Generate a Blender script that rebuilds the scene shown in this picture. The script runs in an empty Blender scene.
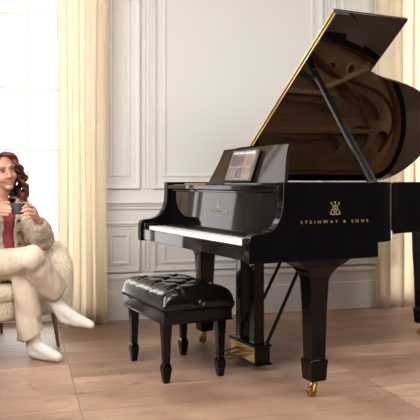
import bpy, bmesh, math, random
from mathutils import Vector, Matrix, Euler
random.seed(7)
S = bpy.context.scene
COL = S.collection
PI = math.pi
R = math.radians

# ------------------------------------------------------------------ materials
def mat(name, col, rough=.5, metal=0., var=.06, vscale=8., bump=0., bscale=60., coat=0., spec=.5, sheen=0., bdist=.004, stretch=None, col2=None):
    m = bpy.data.materials.new(name); m.use_nodes = True
    nt = m.node_tree; N = nt.nodes; L = nt.links
    b = N['Principled BSDF']
    b.inputs['Roughness'].default_value = rough; b.inputs['Metallic'].default_value = metal
    b.inputs['Specular IOR Level'].default_value = spec
    b.inputs['Coat Weight'].default_value = coat
    b.inputs['Coat Roughness'].default_value = .04
    b.inputs['Sheen Weight'].default_value = sheen
    tc = N.new('ShaderNodeTexCoord'); mp = N.new('ShaderNodeMapping')
    L.new(tc.outputs['Object'], mp.inputs['Vector'])
    if stretch: mp.inputs['Scale'].default_value = stretch
    nz = N.new('ShaderNodeTexNoise'); nz.inputs['Scale'].default_value = vscale; nz.inputs['Detail'].default_value = 4
    L.new(mp.outputs[0], nz.inputs['Vector'])
    rp = N.new('ShaderNodeValToRGB')
    c2 = col2 or tuple(max(0, c*(1-var*2.5)) for c in col)
    c1 = col if col2 else tuple(min(1, c*(1+var)) for c in col)
    rp.color_ramp.elements[0].color = (*c2, 1); rp.color_ramp.elements[1].color = (*c1, 1)
    rp.color_ramp.elements[0].position = .3; rp.color_ramp.elements[1].position = .7
    L.new(nz.outputs['Fac'], rp.inputs['Fac']); L.new(rp.outputs['Color'], b.inputs['Base Color'])
    if bump:
        n2 = N.new('ShaderNodeTexNoise'); n2.inputs['Scale'].default_value = bscale; n2.inputs['Detail'].default_value = 3
        L.new(mp.outputs[0], n2.inputs['Vector'])
        bp = N.new('ShaderNodeBump'); bp.inputs['Strength'].default_value = bump; bp.inputs['Distance'].default_value = bdist
        L.new(n2.outputs['Fac'], bp.inputs['Height']); L.new(bp.outputs['Normal'], b.inputs['Normal'])
    return m

M = {}
M['ebony'] = mat('polished_ebony', (.0032,.003,.0036), .04, var=.1, spec=.14)
M['ebony_lid'] = mat('polished_ebony_lid', (.0032,.003,.0034), .04, var=.1, spec=.7)
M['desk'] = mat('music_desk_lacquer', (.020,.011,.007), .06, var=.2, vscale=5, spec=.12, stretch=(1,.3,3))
M['ebony_leg'] = mat('ebony_leg_lacquer', (.003,.0027,.003), .09, var=.1, spec=.22)
M['ebony_satin'] = mat('satin_ebony', (.004,.0036,.004), .2, var=.1, spec=.25)
M['leather'] = mat('black_leather', (.004,.0037,.0037), .2, var=.2, bump=.07, bscale=160, spec=.5, bdist=.002)
M['brass'] = mat('brass', (.90,.70,.34), .24, 1., var=.05)
M['brass_old'] = mat('aged_brass', (.42,.24,.085), .34, 1., var=.08)
M['gold_print'] = mat('gold_inlay', (.42,.34,.19), .42, .35, var=.03)
M['ivory'] = mat('white_key', (.86,.84,.79), .22, var=.02)
M['keyblack'] = mat('black_key', (.006,.006,.006), .25, var=.1)
M['plate'] = mat('gold_iron_plate', (.78,.45,.19), .4, 0., var=.1, vscale=5, bump=.15, bscale=90)
M['sound'] = mat('spruce_soundboard', (.66,.40,.19), .3, var=.12, vscale=4, stretch=(1,14,1))
M['maple'] = mat('rim_inner_maple', (.42,.20,.08), .25, var=.15, vscale=4, stretch=(1,1,16))
M['steel'] = mat('string_steel', (.62,.60,.58), .25, 1., var=.04)
M['copper'] = mat('string_copper', (.62,.28,.14), .28, 1., var=.05)
M['felt'] = mat('red_felt', (.20,.012,.018), .9, var=.1, bump=.2, bscale=200)
M['wallpaint'] = mat('warm_white_paint', (.565,.552,.535), .5, var=.006, vscale=2)
M['trim'] = mat('trim_paint', (.60,.585,.565), .42, var=.012, vscale=2)
M['dark_unseen'] = mat('unseen_wall_dark', (.035,.028,.025), .6, var=.1, vscale=3)  # made-up dark finish: keeps unseen walls dark in the lacquer reflections
M['ceil'] = mat('ceiling_paint', (.80,.77,.73), .8, var=.01, vscale=2)
M['whitewood'] = mat('window_white', (.86,.85,.82), .4, var=.01)
M['skin'] = mat('skin', (.50,.255,.175), .5, var=.06, vscale=14)
M['hair'] = mat('auburn_hair', (.15,.028,.020), .42, var=.2, vscale=30, bump=.5, bscale=70, stretch=(6,6,.7), col2=(.035,.010,.009))
M['cardigan'] = mat('beige_knit', (.55,.45,.345), .95, var=.14, vscale=70, bump=.8, bscale=95, bdist=.008, sheen=.2)
M['coral'] = mat('coral_top', (.38,.06,.07), .8, var=.08, vscale=20)
M['trouser'] = mat('cream_trousers', (.56,.46,.36), .85, var=.05, vscale=16, bump=.35, bscale=18, bdist=.012)
M['sock'] = mat('white_sock', (.64,.60,.56), .9, var=.04, vscale=60, bump=.3, bscale=180)
M['lips'] = mat('lips', (.40,.135,.11), .5, var=.05)
M['eyewhite'] = mat('eye_white', (.34,.29,.26), .4, var=.03)  # brow shade is put into the colour of the whites
M['dark'] = mat('dark_brown', (.03,.018,.014), .5, var=.1)
M['button'] = mat('horn_button', (.06,.035,.02), .4, var=.15)
M['cup'] = mat('slate_ceramic', (.055,.06,.063), .32, var=.12, vscale=40)
M['boucle'] = mat('cream_boucle', (.74,.645,.50), .95, var=.09, vscale=55, bump=.9, bscale=80, bdist=.01, sheen=.25)
M['throw'] = mat('cream_throw', (.76,.68,.55), .95, var=.06, vscale=30, bump=.6, bscale=40, bdist=.008)
M['chairwood'] = mat('walnut_leg', (.30,.13,.05), .35, var=.15, vscale=6, stretch=(1,1,.15))
M['rubber'] = mat('bezel_black', (.01,.01,.011), .3, var=.1)

def curtain_mat(name, col, tcol, tfac):
    m = bpy.data.materials.new(name); m.use_nodes = True
    nt = m.node_tree; N = nt.nodes; L = nt.links
    N.remove(N['Principled BSDF']); out = N['Material Output']
    tc = N.new('ShaderNodeTexCoord'); wv = N.new('ShaderNodeTexNoise'); wv.inputs['Scale'].default_value = 240
    L.new(tc.outputs['Object'], wv.inputs['Vector'])
    mx = N.new('ShaderNodeMix'); mx.data_type = 'RGBA'
    mx.inputs['A'].default_value = (*col, 1); mx.inputs['B'].default_value = (*[c*.9 for c in col], 1)
    L.new(wv.outputs['Fac'], mx.inputs['Factor'])
    d = N.new('ShaderNodeBsdfDiffuse'); t = N.new('ShaderNodeBsdfTranslucent'); t.inputs['Color'].default_value = (*tcol, 1)
    L.new(mx.outputs['Result'], d.inputs['Color'])
    s = N.new('ShaderNodeMixShader'); s.inputs['Fac'].default_value = tfac
    L.new(d.outputs[0], s.inputs[1]); L.new(t.outputs[0], s.inputs[2]); L.new(s.outputs[0], out.inputs['Surface'])
    return m
M['curtain'] = curtain_mat('cream_curtain', (.86,.80,.745), (.99,.925,.80), .72)

def glass_mat():
    m = bpy.data.materials.new('window_glass'); m.use_nodes = True
    nt = m.node_tree; N = nt.nodes; L = nt.links
    N.remove(N['Principled BSDF']); out = N['Material Output']
    t = N.new('ShaderNodeBsdfTransparent'); g = N.new('ShaderNodeBsdfGlossy'); g.inputs['Roughness'].default_value = .02
    f = N.new('ShaderNodeFresnel'); f.inputs['IOR'].default_value = 1.35
    s = N.new('ShaderNodeMixShader'); L.new(f.outputs[0], s.inputs['Fac'])
    L.new(t.outputs[0], s.inputs[1]); L.new(g.outputs[0], s.inputs[2]); L.new(s.outputs[0], out.inputs['Surface'])
    return m
M['glass'] = glass_mat()

def floor_mat():
    m = bpy.data.materials.new('oak_floor'); m.use_nodes = True
    nt = m.node_tree; N = nt.nodes; L = nt.links
    b = N['Principled BSDF']
    tc = N.new('ShaderNodeTexCoord')
    mp = N.new('ShaderNodeMapping'); mp.inputs['Location'].default_value = (1.122+1.44*5, .10+.27*12, 0)
    L.new(tc.outputs['Object'], mp.inputs['Vector'])
    br = N.new('ShaderNodeTexBrick'); br.offset = .0; br.offset_frequency = 2; br.squash = 1
    br.inputs['Scale'].default_value = 1; br.inputs['Brick Width'].default_value = 1.44; br.inputs['Row Height'].default_value = .27
    br.inputs['Mortar Size'].default_value = .0032; br.inputs['Mortar Smooth'].default_value = .3
    br.inputs['Color1'].default_value = (0,0,0,1); br.inputs['Color2'].default_value = (1,1,1,1); br.inputs['Mortar'].default_value = (.4,.4,.4,1)
    br.inputs['Bias'].default_value = 0
    L.new(mp.outputs[0], br.inputs['Vector'])
    # long grain
    mg = N.new('ShaderNodeMapping'); mg.inputs['Scale'].default_value = (1.3, 4.5, 1)
    L.new(tc.outputs['Object'], mg.inputs['Vector'])
    g = N.new('ShaderNodeTexNoise'); g.inputs['Scale'].default_value = 2.4; g.inputs['Detail'].default_value = 7; g.inputs['Roughness'].default_value = .6; g.inputs['Distortion'].default_value = .8
    L.new(mg.outputs[0], g.inputs['Vector'])
    blot = N.new('ShaderNodeTexNoise'); blot.inputs['Scale'].default_value = 2.2; blot.inputs['Detail'].default_value = 5
    L.new(tc.outputs['Object'], blot.inputs['Vector'])
    r1 = N.new('ShaderNodeValToRGB')
    e = r1.color_ramp.elements
    e[0].position = .28; e[0].color = (.18,.097,.062,1); e[1].position = .72; e[1].color = (.46,.300,.213,1)
    L.new(g.outputs['Fac'], r1.inputs['Fac'])
    r2 = N.new('ShaderNodeValToRGB')
    e = r2.color_ramp.elements
    e[0].position = .35; e[0].color = (.215,.115,.076,1); e[1].position = .68; e[1].color = (.43,.278,.196,1)
    L.new(blot.outputs['Fac'], r2.inputs['Fac'])
    mx = N.new('ShaderNodeMix'); mx.data_type = 'RGBA'; mx.inputs['Factor'].default_value = .62
    L.new(r1.outputs[0], mx.inputs['A']); L.new(r2.outputs[0], mx.inputs['B'])
    # board to board difference
    r3 = N.new('ShaderNodeValToRGB'); e = r3.color_ramp.elements
    e[0].color = (.74,.72,.70,1); e[1].color = (1.22,1.24,1.27,1)
    L.new(br.outputs['Color'], r3.inputs['Fac'])
    mm = N.new('ShaderNodeMix'); mm.data_type = 'RGBA'; mm.blend_type = 'MULTIPLY'; mm.inputs['Factor'].default_value = 1
    L.new(mx.outputs['Result'], mm.inputs['A']); L.new(r3.outputs[0], mm.inputs['B'])
    kn = N.new('ShaderNodeTexNoise'); kn.inputs['Scale'].default_value = 2.6; kn.inputs['Detail'].default_value = 6; kn.inputs['Distortion'].default_value = 2.2; kn.inputs['Roughness'].default_value = .65
    L.new(mg.outputs[0], kn.inputs['Vector'])
    kr = N.new('ShaderNodeValToRGB'); e = kr.color_ramp.elements
    e[0].position = .30; e[0].color = (.62,.56,.52,1); e[1].position = .43; e[1].color = (1,1,1,1)
    L.new(kn.outputs['Fac'], kr.inputs['Fac'])
    m3 = N.new('ShaderNodeMix'); m3.data_type = 'RGBA'; m3.blend_type = 'MULTIPLY'; m3.inputs['Factor'].default_value = 1
    L.new(mm.outputs['Result'], m3.inputs['A']); L.new(kr.outputs[0], m3.inputs['B'])
    sm = N.new('ShaderNodeMix'); sm.data_type = 'RGBA'
    sm.inputs['B'].default_value = (.12,.065,.04,1)
    sc = N.new('ShaderNodeMath'); sc.operation = 'MULTIPLY'; sc.inputs[1].default_value = .62
    L.new(br.outputs['Fac'], sc.inputs[0]); L.new(sc.outputs[0], sm.inputs['Factor'])
    L.new(m3.outputs['Result'], sm.inputs['A']); L.new(sm.outputs['Result'], b.inputs['Base Color'])
    rr = N.new('ShaderNodeMapRange'); rr.inputs['To Min'].default_value = .38; rr.inputs['To Max'].default_value = .58
    L.new(blot.outputs['Fac'], rr.inputs['Value']); L.new(rr.outputs[0], b.inputs['Roughness'])
    b.inputs['Specular IOR Level'].default_value = .4
    bp = N.new('ShaderNodeBump'); bp.inputs['Strength'].default_value = .15; bp.inputs['Distance'].default_value = .003
    L.new(g.outputs['Fac'], bp.inputs['Height']); L.new(bp.outputs['Normal'], b.inputs['Normal'])
    return m
M['floor'] = floor_mat()

# ------------------------------------------------------------------ mesh helpers
def crom(pts, n=8, closed=False):
    P = [Vector(p) for p in pts]; out = []; k = len(P)
    rng = range(k if closed else k-1)
    for i in rng:
        a = P[(i-1) % k] if closed or i > 0 else P[0]*2-P[1]
        b = P[i]; c = P[(i+1) % k]
        d = P[(i+2) % k] if closed or i+2 < k else P[-1]*2-P[-2]
        for j in range(n):
            t = j/n
            out.append(.5*((2*b)+(-a+c)*t+(2*a-5*b+4*c-d)*t*t+(-a+3*b-3*c+d)*t**3))
    if not closed: out.append(P[-1].copy())
    return out

class MB:
    def __init__(s): s.bm = bmesh.new()
    def box(s, a, b):
        x0,y0,z0 = a; x1,y1,z1 = b
        v = [s.bm.verts.new(p) for p in ((x0,y0,z0),(x1,y0,z0),(x1,y1,z0),(x0,y1,z0),(x0,y0,z1),(x1,y0,z1),(x1,y1,z1),(x0,y1,z1))]
        for f in ((3,2,1,0),(4,5,6,7),(0,1,5,4),(1,2,6,5),(2,3,7,6),(3,0,4,7)): s.bm.faces.new([v[i] for i in f])
        return s
    def frustum(s, c, a0, z0, a1, z1, off=(0,0)):   # square taper: half sizes
        x,y = c; v = []
        for (hx,hy),z,ox,oy in ((a0,z0,0,0),(a1,z1,*off)):
            v += [s.bm.verts.new((x+ox+sx*hx,y+oy+sy*hy,z)) for sx,sy in ((-1,-1),(1,-1),(1,1),(-1,1))]
        for f in ((3,2,1,0),(4,5,6,7),(0,1,5,4),(1,2,6,5),(2,3,7,6),(3,0,4,7)): s.bm.faces.new([v[i] for i in f])
        return s
    def sq_loft(s, c, rows):                         # rows: (z, hx, hy)
        x,y = c; rings = []
        for z,hx,hy in rows:
            rings.append([s.bm.verts.new((x+sx*hx,y+sy*hy,z)) for sx,sy in ((-1,-1),(1,-1),(1,1),(-1,1))])
        for a,b in zip(rings, rings[1:]):
            for i in range(4): s.bm.faces.new((a[i],a[(i+1)%4],b[(i+1)%4],b[i]))
        s.bm.faces.new(rings[0][::-1]); s.bm.faces.new(rings[-1]); return s
    def prism(s, poly, axis, a, b):                  # poly of 2-D points, extruded along axis between a and b
        def mk(p, t):
            if axis == 'z': return (p[0],p[1],t)
            if axis == 'y': return (p[0],t,p[1])
            return (t,p[0],p[1])
        A = [s.bm.verts.new(mk(p,a)) for p in poly]; B = [s.bm.verts.new(mk(p,b)) for p in poly]
        n = len(poly)
        for i in range(n): s.bm.faces.new((A[i],A[(i+1)%n],B[(i+1)%n],B[i]))
        s.bm.faces.new(A[::-1]); s.bm.faces.new(B); return s
    def tube(s, pts, rad, seg=12, flat=None, cap=True):
        P = [Vector(p) for p in pts]; n = len(P)
        if not isinstance(rad,(list,tuple)): rad = [rad]*n
        ref = None; rings = []
        for i,p in enumerate(P):
            t = (P[min(i+1,n-1)]-P[max(i-1,0)]).normalized()
            if ref is None:
                ref = Vector((0,0,1)) if abs(t.z) < .9 else Vector((1,0,0))
            u = (ref - t*ref.dot(t)).normalized(); ref = u; w = t.cross(u)
            r = rad[i]; ru,rw = r if isinstance(r,(list,tuple)) else (r,r)
            rings.append([s.bm.verts.new(p+u*ru*math.cos(2*PI*k/seg)+w*rw*math.sin(2*PI*k/seg)) for k in range(seg)])
        for a,b in zip(rings,rings[1:]):
            for k in range(seg): s.bm.faces.new((a[k],a[(k+1)%seg],b[(k+1)%seg],b[k]))
        if cap: s.bm.faces.new(rings[0][::-1]); s.bm.faces.new(rings[-1])
        return s
    def limb(s, pts, rad, seg=16):                   # tube with ball ends
        s.tube(pts, rad, seg)
        for p,r in zip(pts,rad):
            rr = r if not isinstance(r,(list,tuple)) else min(r)
            s.ball(p,(rr,rr,rr))
        return s
    def ball(s, c, r, rot=None, seg=20, rings=12):
        if not isinstance(r,(list,tuple)): r = (r,r,r)
        Mx = Matrix.Translation(Vector(c)) @ (rot.to_4x4() if rot is not None else Matrix.Identity(4)) @ Matrix.Diagonal((*r,1))
        bmesh.ops.create_uvsphere(s.bm, u_segments=seg, v_segments=rings, radius=1, matrix=Mx); return s
    def lathe(s, prof, seg=20, c=(0,0,0), axis='z'):  # prof: (r, h)
        def mk(r,h,a):
            x,y = r*math.cos(a), r*math.sin(a)
            q = (x,y,h) if axis=='z' else ((h,x,y) if axis=='x' else (y,h,x))
            return Vector(c)+Vector(q)
        rings = []
        for r,h in prof:
            if r < 1e-6: rings.append([s.bm.verts.new(mk(0,h,0))])
            else: rings.append([s.bm.verts.new(mk(r,h,2*PI*k/seg)) for k in range(seg)])
        for a,b in zip(rings,rings[1:]):
            for k in range(seg):
                q = [a[k%len(a)],a[(k+1)%len(a)],b[(k+1)%len(b)],b[k%len(b)]]
                q = list(dict.fromkeys(q))
                if len(q) > 2: s.bm.faces.new(q)
        return s
    def build(s, name, m, parent=None, bevel=0, smooth=35, loc=None, seg=2, skip=None):
        bmesh.ops.recalc_face_normals(s.bm, faces=s.bm.faces[:])
        me = bpy.data.meshes.new(name); s.bm.to_mesh(me); s.bm.free()
        o = link(name, me, m, parent, bevel, smooth, loc, seg)
        if skip:
            at = me.attributes.new('bevel_weight_edge','FLOAT','EDGE')
            for e in me.edges:
                a,b = (me.vertices[i].co for i in e.vertices); f1 = [p for p in me.polygons if 0]
                at.data[e.index].value = 0. if skip(a,b) else 1.
            sharp = [e.index for e in me.edges if not e.use_edge_sharp]
            for i in sharp: at.data[i].value = 0.
            o.modifiers['bevel'].limit_method = 'WEIGHT'
        return o

def link(name, me, m, parent=None, bevel=0, smooth=35, loc=None, seg=2):
    me.materials.clear(); me.materials.append(m)
    if smooth:
        me.polygons.foreach_set('use_smooth',[True]*len(me.polygons))
        me.set_sharp_from_angle(angle=R(smooth))
    o = bpy.data.objects.new(name, me); COL.objects.link(o)
    if parent is not None: o.parent = parent
    if loc: o.location = loc
    if bevel:
        b = o.modifiers.new('bevel','BEVEL'); b.width = bevel; b.segments = seg; b.limit_method = 'ANGLE'; b.angle_limit = R(40)
    return o

def tag(o, label=None, cat=None, group=None, kind=None):
    if label: o['label'] = label
    if cat: o['category'] = cat
    if group: o['group'] = group
    if kind: o['kind'] = kind
    return o
def empty(name, loc=(0,0,0), rz=0, label=None, cat=None, group=None):
    o = bpy.data.objects.new(name, None); COL.objects.link(o); o.location = loc; o.rotation_euler = (0,0,rz)
    o.empty_display_size = .1
    return tag(o, label, cat, group)

def evaluated(mb, mods):                              # mesh of a bmesh run through modifiers
    me = bpy.data.meshes.new('tmp'); mb.bm.to_mesh(me); mb.bm.free()
    o = bpy.data.objects.new('tmp', me); COL.objects.link(o)
    for t,kw in mods:
        x = o.modifiers.new(t,t)
        for k,v in kw.items(): setattr(x,k,v)
    bpy.context.view_layer.update()
    dg = bpy.context.evaluated_depsgraph_get()
    out = bpy.data.meshes.new_from_object(o.evaluated_get(dg))
    bpy.data.objects.remove(o); bpy.data.meshes.remove(me)
    return out
def fuse(mb, voxel=.006, it=6, fac=.5):
    bmesh.ops.recalc_face_normals(mb.bm, faces=mb.bm.faces[:])
    return evaluated(mb, [('REMESH',dict(mode='VOXEL',voxel_size=voxel)),('SMOOTH',dict(factor=fac,iterations=it))])

def text_mesh(body, size, spacing=1., depth=.0006):
    cu = bpy.data.curves.new('txt','FONT'); cu.body = body; cu.size = size; cu.space_character = spacing
    cu.align_x = 'CENTER'; cu.extrude = depth; cu.offset = -.011*size
    o = bpy.data.objects.new('txt', cu); COL.objects.link(o)
    bpy.context.view_layer.update()
    me = bpy.data.meshes.new_from_object(o.evaluated_get(bpy.context.evaluated_depsgraph_get()))
    bpy.data.objects.remove(o); bpy.data.curves.remove(cu)
    return me
def flat_curve(outline, holes, depth):               # filled 2-D outline with holes, extruded
    cu = bpy.data.curves.new('fc','CURVE'); cu.dimensions = '2D'; cu.fill_mode = 'BOTH'; cu.extrude = depth
    for poly in [outline]+holes:
        sp = cu.splines.new('POLY'); sp.points.add(len(poly)-1); sp.use_cyclic_u = True
        for p,q in zip(sp.points, poly): p.co = (q[0],q[1],0,1)
    o = bpy.data.objects.new('fc', cu); COL.objects.link(o)
    bpy.context.view_layer.update()
    me = bpy.data.meshes.new_from_object(o.evaluated_get(bpy.context.evaluated_depsgraph_get()))
    bpy.data.objects.remove(o); bpy.data.curves.remove(cu)
    return me

# ------------------------------------------------------------------ the camera
F = 700.; HX, HY = 210., 182.
cam = bpy.data.cameras.new('camera'); co = bpy.data.objects.new('camera', cam); COL.objects.link(co)
co.location = (0,0,1.0); co.rotation_euler = (R(90),0,0)
cam.sensor_width = 36; cam.lens = F/420*36; cam.shift_y = -(210-HY)/420
cam.clip_start = .05
S.camera = co
def P(x, y, d): return Vector(((x-HX)/F*d, d, 1-(y-HY)/F*d))     # a point at distance d seen at x, y

# ------------------------------------------------------------------ the room (own frame: u along the back wall, v into it)
WA = math.atan(.27); W0 = (0,5.27,0)
def wu(px):
    k = (px-HX)/F; d = 5.27/(1-.27*k); return k*d/math.cos(WA)
def room(name, mb, m, bevel=0, smooth=30):
    o = mb.build(name, m, None, bevel, smooth); o.location = W0; o.rotation_euler = (0,0,WA); o['kind'] = 'structure'; return o
CH = 3.1
LW = (-1.80, -.85); RW = (1.47, 3.0); WH = 2.75        # window openings
UL, UR, VB = -2.2, 3.7, -7.0
m = MB(); m.box((UL,0-.0,-.1),(UR,.0+.2,-.0)); m.box((UL,VB,-.1),(UR,0,0)); room('floor', m, M['floor'])
m = MB(); m.box((UL,VB,CH),(UR,.2,CH+.1)); room('ceiling', m, M['ceil'])
m = MB()
m.box((UL,0,0),(LW[0],.2,CH)); m.box((LW[1],0,0),(RW[0],.2,CH)); m.box((RW[1],0,0),(UR,.2,CH))
m.box((LW[0],0,WH),(LW[1],.2,CH)); m.box((RW[0],0,WH),(RW[1],.2,CH))
room('wall_back', m, M['wallpaint'])
SV = (-4.6,-1.3)                                       # side window along v
m = MB(); m.box((UL-.2,VB,0),(UL,SV[0],CH)); m.box((UL-.2,SV[1],0),(UL,.2,CH)); m.box((UL-.2,SV[0],2.75),(UL,SV[1],CH)); m.box((UL-.2,SV[0],0),(UL,SV[1],.95))
room('wall_left', m, M['dark_unseen'])
m = MB(); m.box((UR,VB-.2,0),(UR+.2,.2,CH)); room('wall_right', m, M['dark_unseen'])
m = MB(); m.box((UL-.2,VB-.2,0),(UR,VB,CH)); room('wall_front', m, M['dark_unseen'])
def window(name, u0, u1, z0, z1, nm, rows):
    e = MB(); t = .06
    e.box((u0,.06,z0),(u0+t,.13,z1)).box((u1-t,.06,z0),(u1,.13,z1)).box((u0+t,.06,z1-t),(u1-t,.13,z1)).box((u0+t,.06,z0),(u1-t,.13,z0+.1))
    o = room(name, e, M['whitewood'], .004)
    mm = MB()
    for i in range(1,nm):
        x = u0+(u1-u0)*i/nm; mm.box((x-.010,.075,z0+.1),(x+.010,.115,z1-t))
    for z in rows: mm.box((u0+t,.077,z-.010),(u1-t,.113,z+.010))
    mm.build('glazing_bar', M['whitewood'], o)
    g = MB(); g.box((u0+t,.092,z0+.1),(u1-t,.098,z1-t)); g.build('pane', M['glass'], o)
    return o
window('window_1', LW[0], LW[1], 0, WH, 2, (1.23,1.665,2.2))
window('window_2', RW[0], RW[1], 0, WH, 3, (1.23,1.665,2.2))

def frame(u0, u1, z0, z1, steps):                      # mitred panel moulding: steps of (inset, stand-off)
    m = MB(); rings = []
    for d,p in steps:
        rings.append([m.bm.verts.new(q) for q in ((u0+d,-p,z0+d),(u1-d,-p,z0+d),(u1-d,-p,z1-d),(u0+d,-p,z1-d))])
    for a,b in zip(rings,rings[1:]):
        for i in range(4): m.bm.faces.new((a[i],a[(i+1)%4],b[(i+1)%4],b[i]))
    return m
def wuv(px,v):
    k = (px-HX)/F; d = (5.27+v/math.cos(WA))/(1-.27*k); return (k*d)/math.cos(WA) - (0) + v*math.tan(WA)*-1*0 + v*math.sin(WA)/math.cos(WA)*1
def zwall(py, px=120):
    k = (px-HX)/F; d = 5.27/(1-.27*k); return 1-(py-HY)/F*d
MOLD = [(0,-.001),(0,.016),(.006,.022),(.014,.022),(.018,.012),(.030,.010),(.034,.004),(.036,-.001)]
FIELD = [(0,-.001),(.003,.009),(.02,.0105),(.024,.004),(.028,-.001)]
zc = [zwall(189), 2.86]; zl = [zwall(272.5), zwall(222)]
bays = [(wu(99), wu(140), 1), (wu(152.5), wu(322.5), 2), (wu(333), wu(397), 1)]
k = 1
for a,b,_ in bays:
    room('trim_%d'%k, frame(a,b,zc[0],zc[1],MOLD), M['trim']); k += 1
    room('trim_%d'%k, frame(a,b,zl[0],zl[1],MOLD), M['trim']); k += 1
    room('trim_%d'%k, frame(a+.075,b-.075,zc[0]+.09,zc[1]-.09,FIELD), M['trim']); k += 1
    room('trim_%d'%k, frame(a+.075,b-.075,zl[0]+.055,zl[1]-.08,FIELD), M['trim']); k += 1
for a,b in ((wu(143.5),wu(149.5)),(wu(325.5),wu(330.5))):
    room('trim_%d'%k, frame(a,b,zc[0],zc[1],[(0,-.001),(.004,.007),(.012,.007),(.016,.002),(.02,.002)]), M['trim']); k += 1
    room('trim_%d'%k, frame(a,b,zl[0],zl[1],[(0,-.001),(.004,.007),(.012,.007),(.016,.002),(.02,.002)]), M['trim']); k += 1
def run(name, prof, u0, u1):
    m = MB(); m.prism([(-p,z) for p,z in prof],'x',u0,u1); return room(name, m, M['trim'], 0, 25)
zr = zwall(209.5); zt = zwall(201)
run('trim_rail', [(-.01,zr),(.012,zr),(.016,zr+.010),(.016,zr+.018),(.024,zr+.026),(.030,zr+.04),(.040,zr+.048),(.040,zt),(-.01,zt)], LW[1]+.02, RW[0]-.02)
zb = zwall(274)
run('baseboard_back', [(-.01,0),(.03,0),(.03,zwall(293)),(.026,zwall(291)),(.018,zwall(290)),(.018,zwall(280)),(.024,zwall(279)),(.024,zwall(277)),(.012,zb),(-.01,zb)], LW[1]+.02, RW[0]-.02)
cm = MB(); cm.box((UL,-.10,CH-.12),(UR,0,CH)); room('trim_cornice', cm, M['trim'], .02)

# ------------------------------------------------------------------ curtains
def curtain(name, u0, u1, v, folds, seed, label, amp=.055):
    rnd = random.Random(seed); n = folds*14; rows = 26
    ph = [rnd.uniform(-.35,.35) for _ in range(folds+2)]; am = [rnd.uniform(.7,1.25) for _ in range(folds+2)]
    m = MB(); g = []
    for r in range(rows+1):
        z = .012+(2.86-.012)*r/rows; h = r/rows; row = []
        for i in range(n+1):
            t = i/n*folds; j = int(min(t,folds-1e-6)); f = t-j
            a = amp*(am[j]*(1-f)+am[j+1]*f)*(1.08-.25*h)
            p = ph[j]*(1-f)+ph[j+1]*f
            w = math.sin(2*PI*t+p+.5*math.sin(2*PI*t*.37+h*1.3))
            u = u0+(u1-u0)*i/n+.010*math.sin(4*PI*t+p*2)+.006*math.sin(h*5+j)
            row.append(m.bm.verts.new((u, v+a*w+.006*math.sin(h*7+t), z)))
        g.append(row)
    for a,b in zip(g,g[1:]):
        for i in range(n): m.bm.faces.new((a[i],a[i+1],b[i+1],b[i]))
    o = m.build(name, M['curtain'], None, 0, 0)
    o.data.polygons.foreach_set('use_smooth',[True]*len(o.data.polygons))
    sm = o.modifiers.new('cloth','SOLIDIFY'); sm.thickness = .003
    o.location = W0; o.rotation_euler = (0,0,WA)
    return tag(o, label, 'curtain')
curtain('curtain', wuv(57.5,-.13), wuv(106.5,-.13), -.13, 4, 3, 'full-length cream curtain behind the armchair, left of the wall panelling')
curtain('curtain', wuv(377,-.13), wuv(440,-.13), -.13, 5, 5, 'full-length cream curtain behind the tail of the piano at right')

# ------------------------------------------------------------------ the piano (own frame: x = length towards the tail, y = towards the bass)
PA = math.atan2(.43,.903); P0 = (.158,3.0,0); W = 1.42
piano = empty('grand_piano', P0, PA, 'glossy black grand piano with its lid propped open', 'piano')
def pp(mb, name, m='ebony', parent=None, bevel=0, smooth=35, skip=None): return mb.build(name, M[m], parent or piano, bevel, smooth, skip=skip)
def seam(a,b): return all(.298<q.x<.304 for q in (a,b)) or all(abs(q.z-.716)<.004 and q.x>.29 and q.x<.69 for q in (a,b))
bent = crom([(.62,0),(.70,.0),(.775,.018),(.85,.075),(.94,.185),(1.03,.295),(1.12,.377),(1.22,.418),(1.36,.447),(1.5,.485),(1.65,.545),(1.80,.645),(1.93,.80),(2.005,.98),(2.02,1.14),(1.985,1.29),(1.91,1.385),(1.80,1.42),(1.68,1.42)],6)
outline = [Vector((.30,0))]+[Vector(p[:2]) if len(p)>2 else p for p in bent]+[Vector((.30,W))]
def inset(poly, d):
    out = []
    for i,p in enumerate(poly):
        t = (poly[min(i+1,len(poly)-1)]-poly[max(i-1,0)]).normalized(); out.append(p+Vector((-t.y,t.x))*d)
    return out
inner = inset(outline, .042)
# rim: a bent wall, open at the front
m = MB()
def strip(m, A, B, z0, z1):
    rows = [[m.bm.verts.new((p.x,p.y,z)) for p in Q] for Q,z in ((A,z0),(A,z1),(B,z1),(B,z0))]
    for a,b in zip(rows, rows[1:]+rows[:1]):
        for i in range(len(A)-1): m.bm.faces.new((a[i],a[i+1],b[i+1],b[i]))
    for i in (0,len(A)-1): m.bm.faces.new([r[i] for r in rows])
strip(m, outline, inner, .715, 1.0)
rim = pp(m, 'rim', bevel=.003, skip=lambda a,b: all(q.x<.304 for q in (a,b)))
m = MB(); i2 = inset(outline,.0425); i3 = inset(outline,.046); strip(m, i2, i3, .88, .994); pp(m, 'rim_lining', 'maple')
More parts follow.
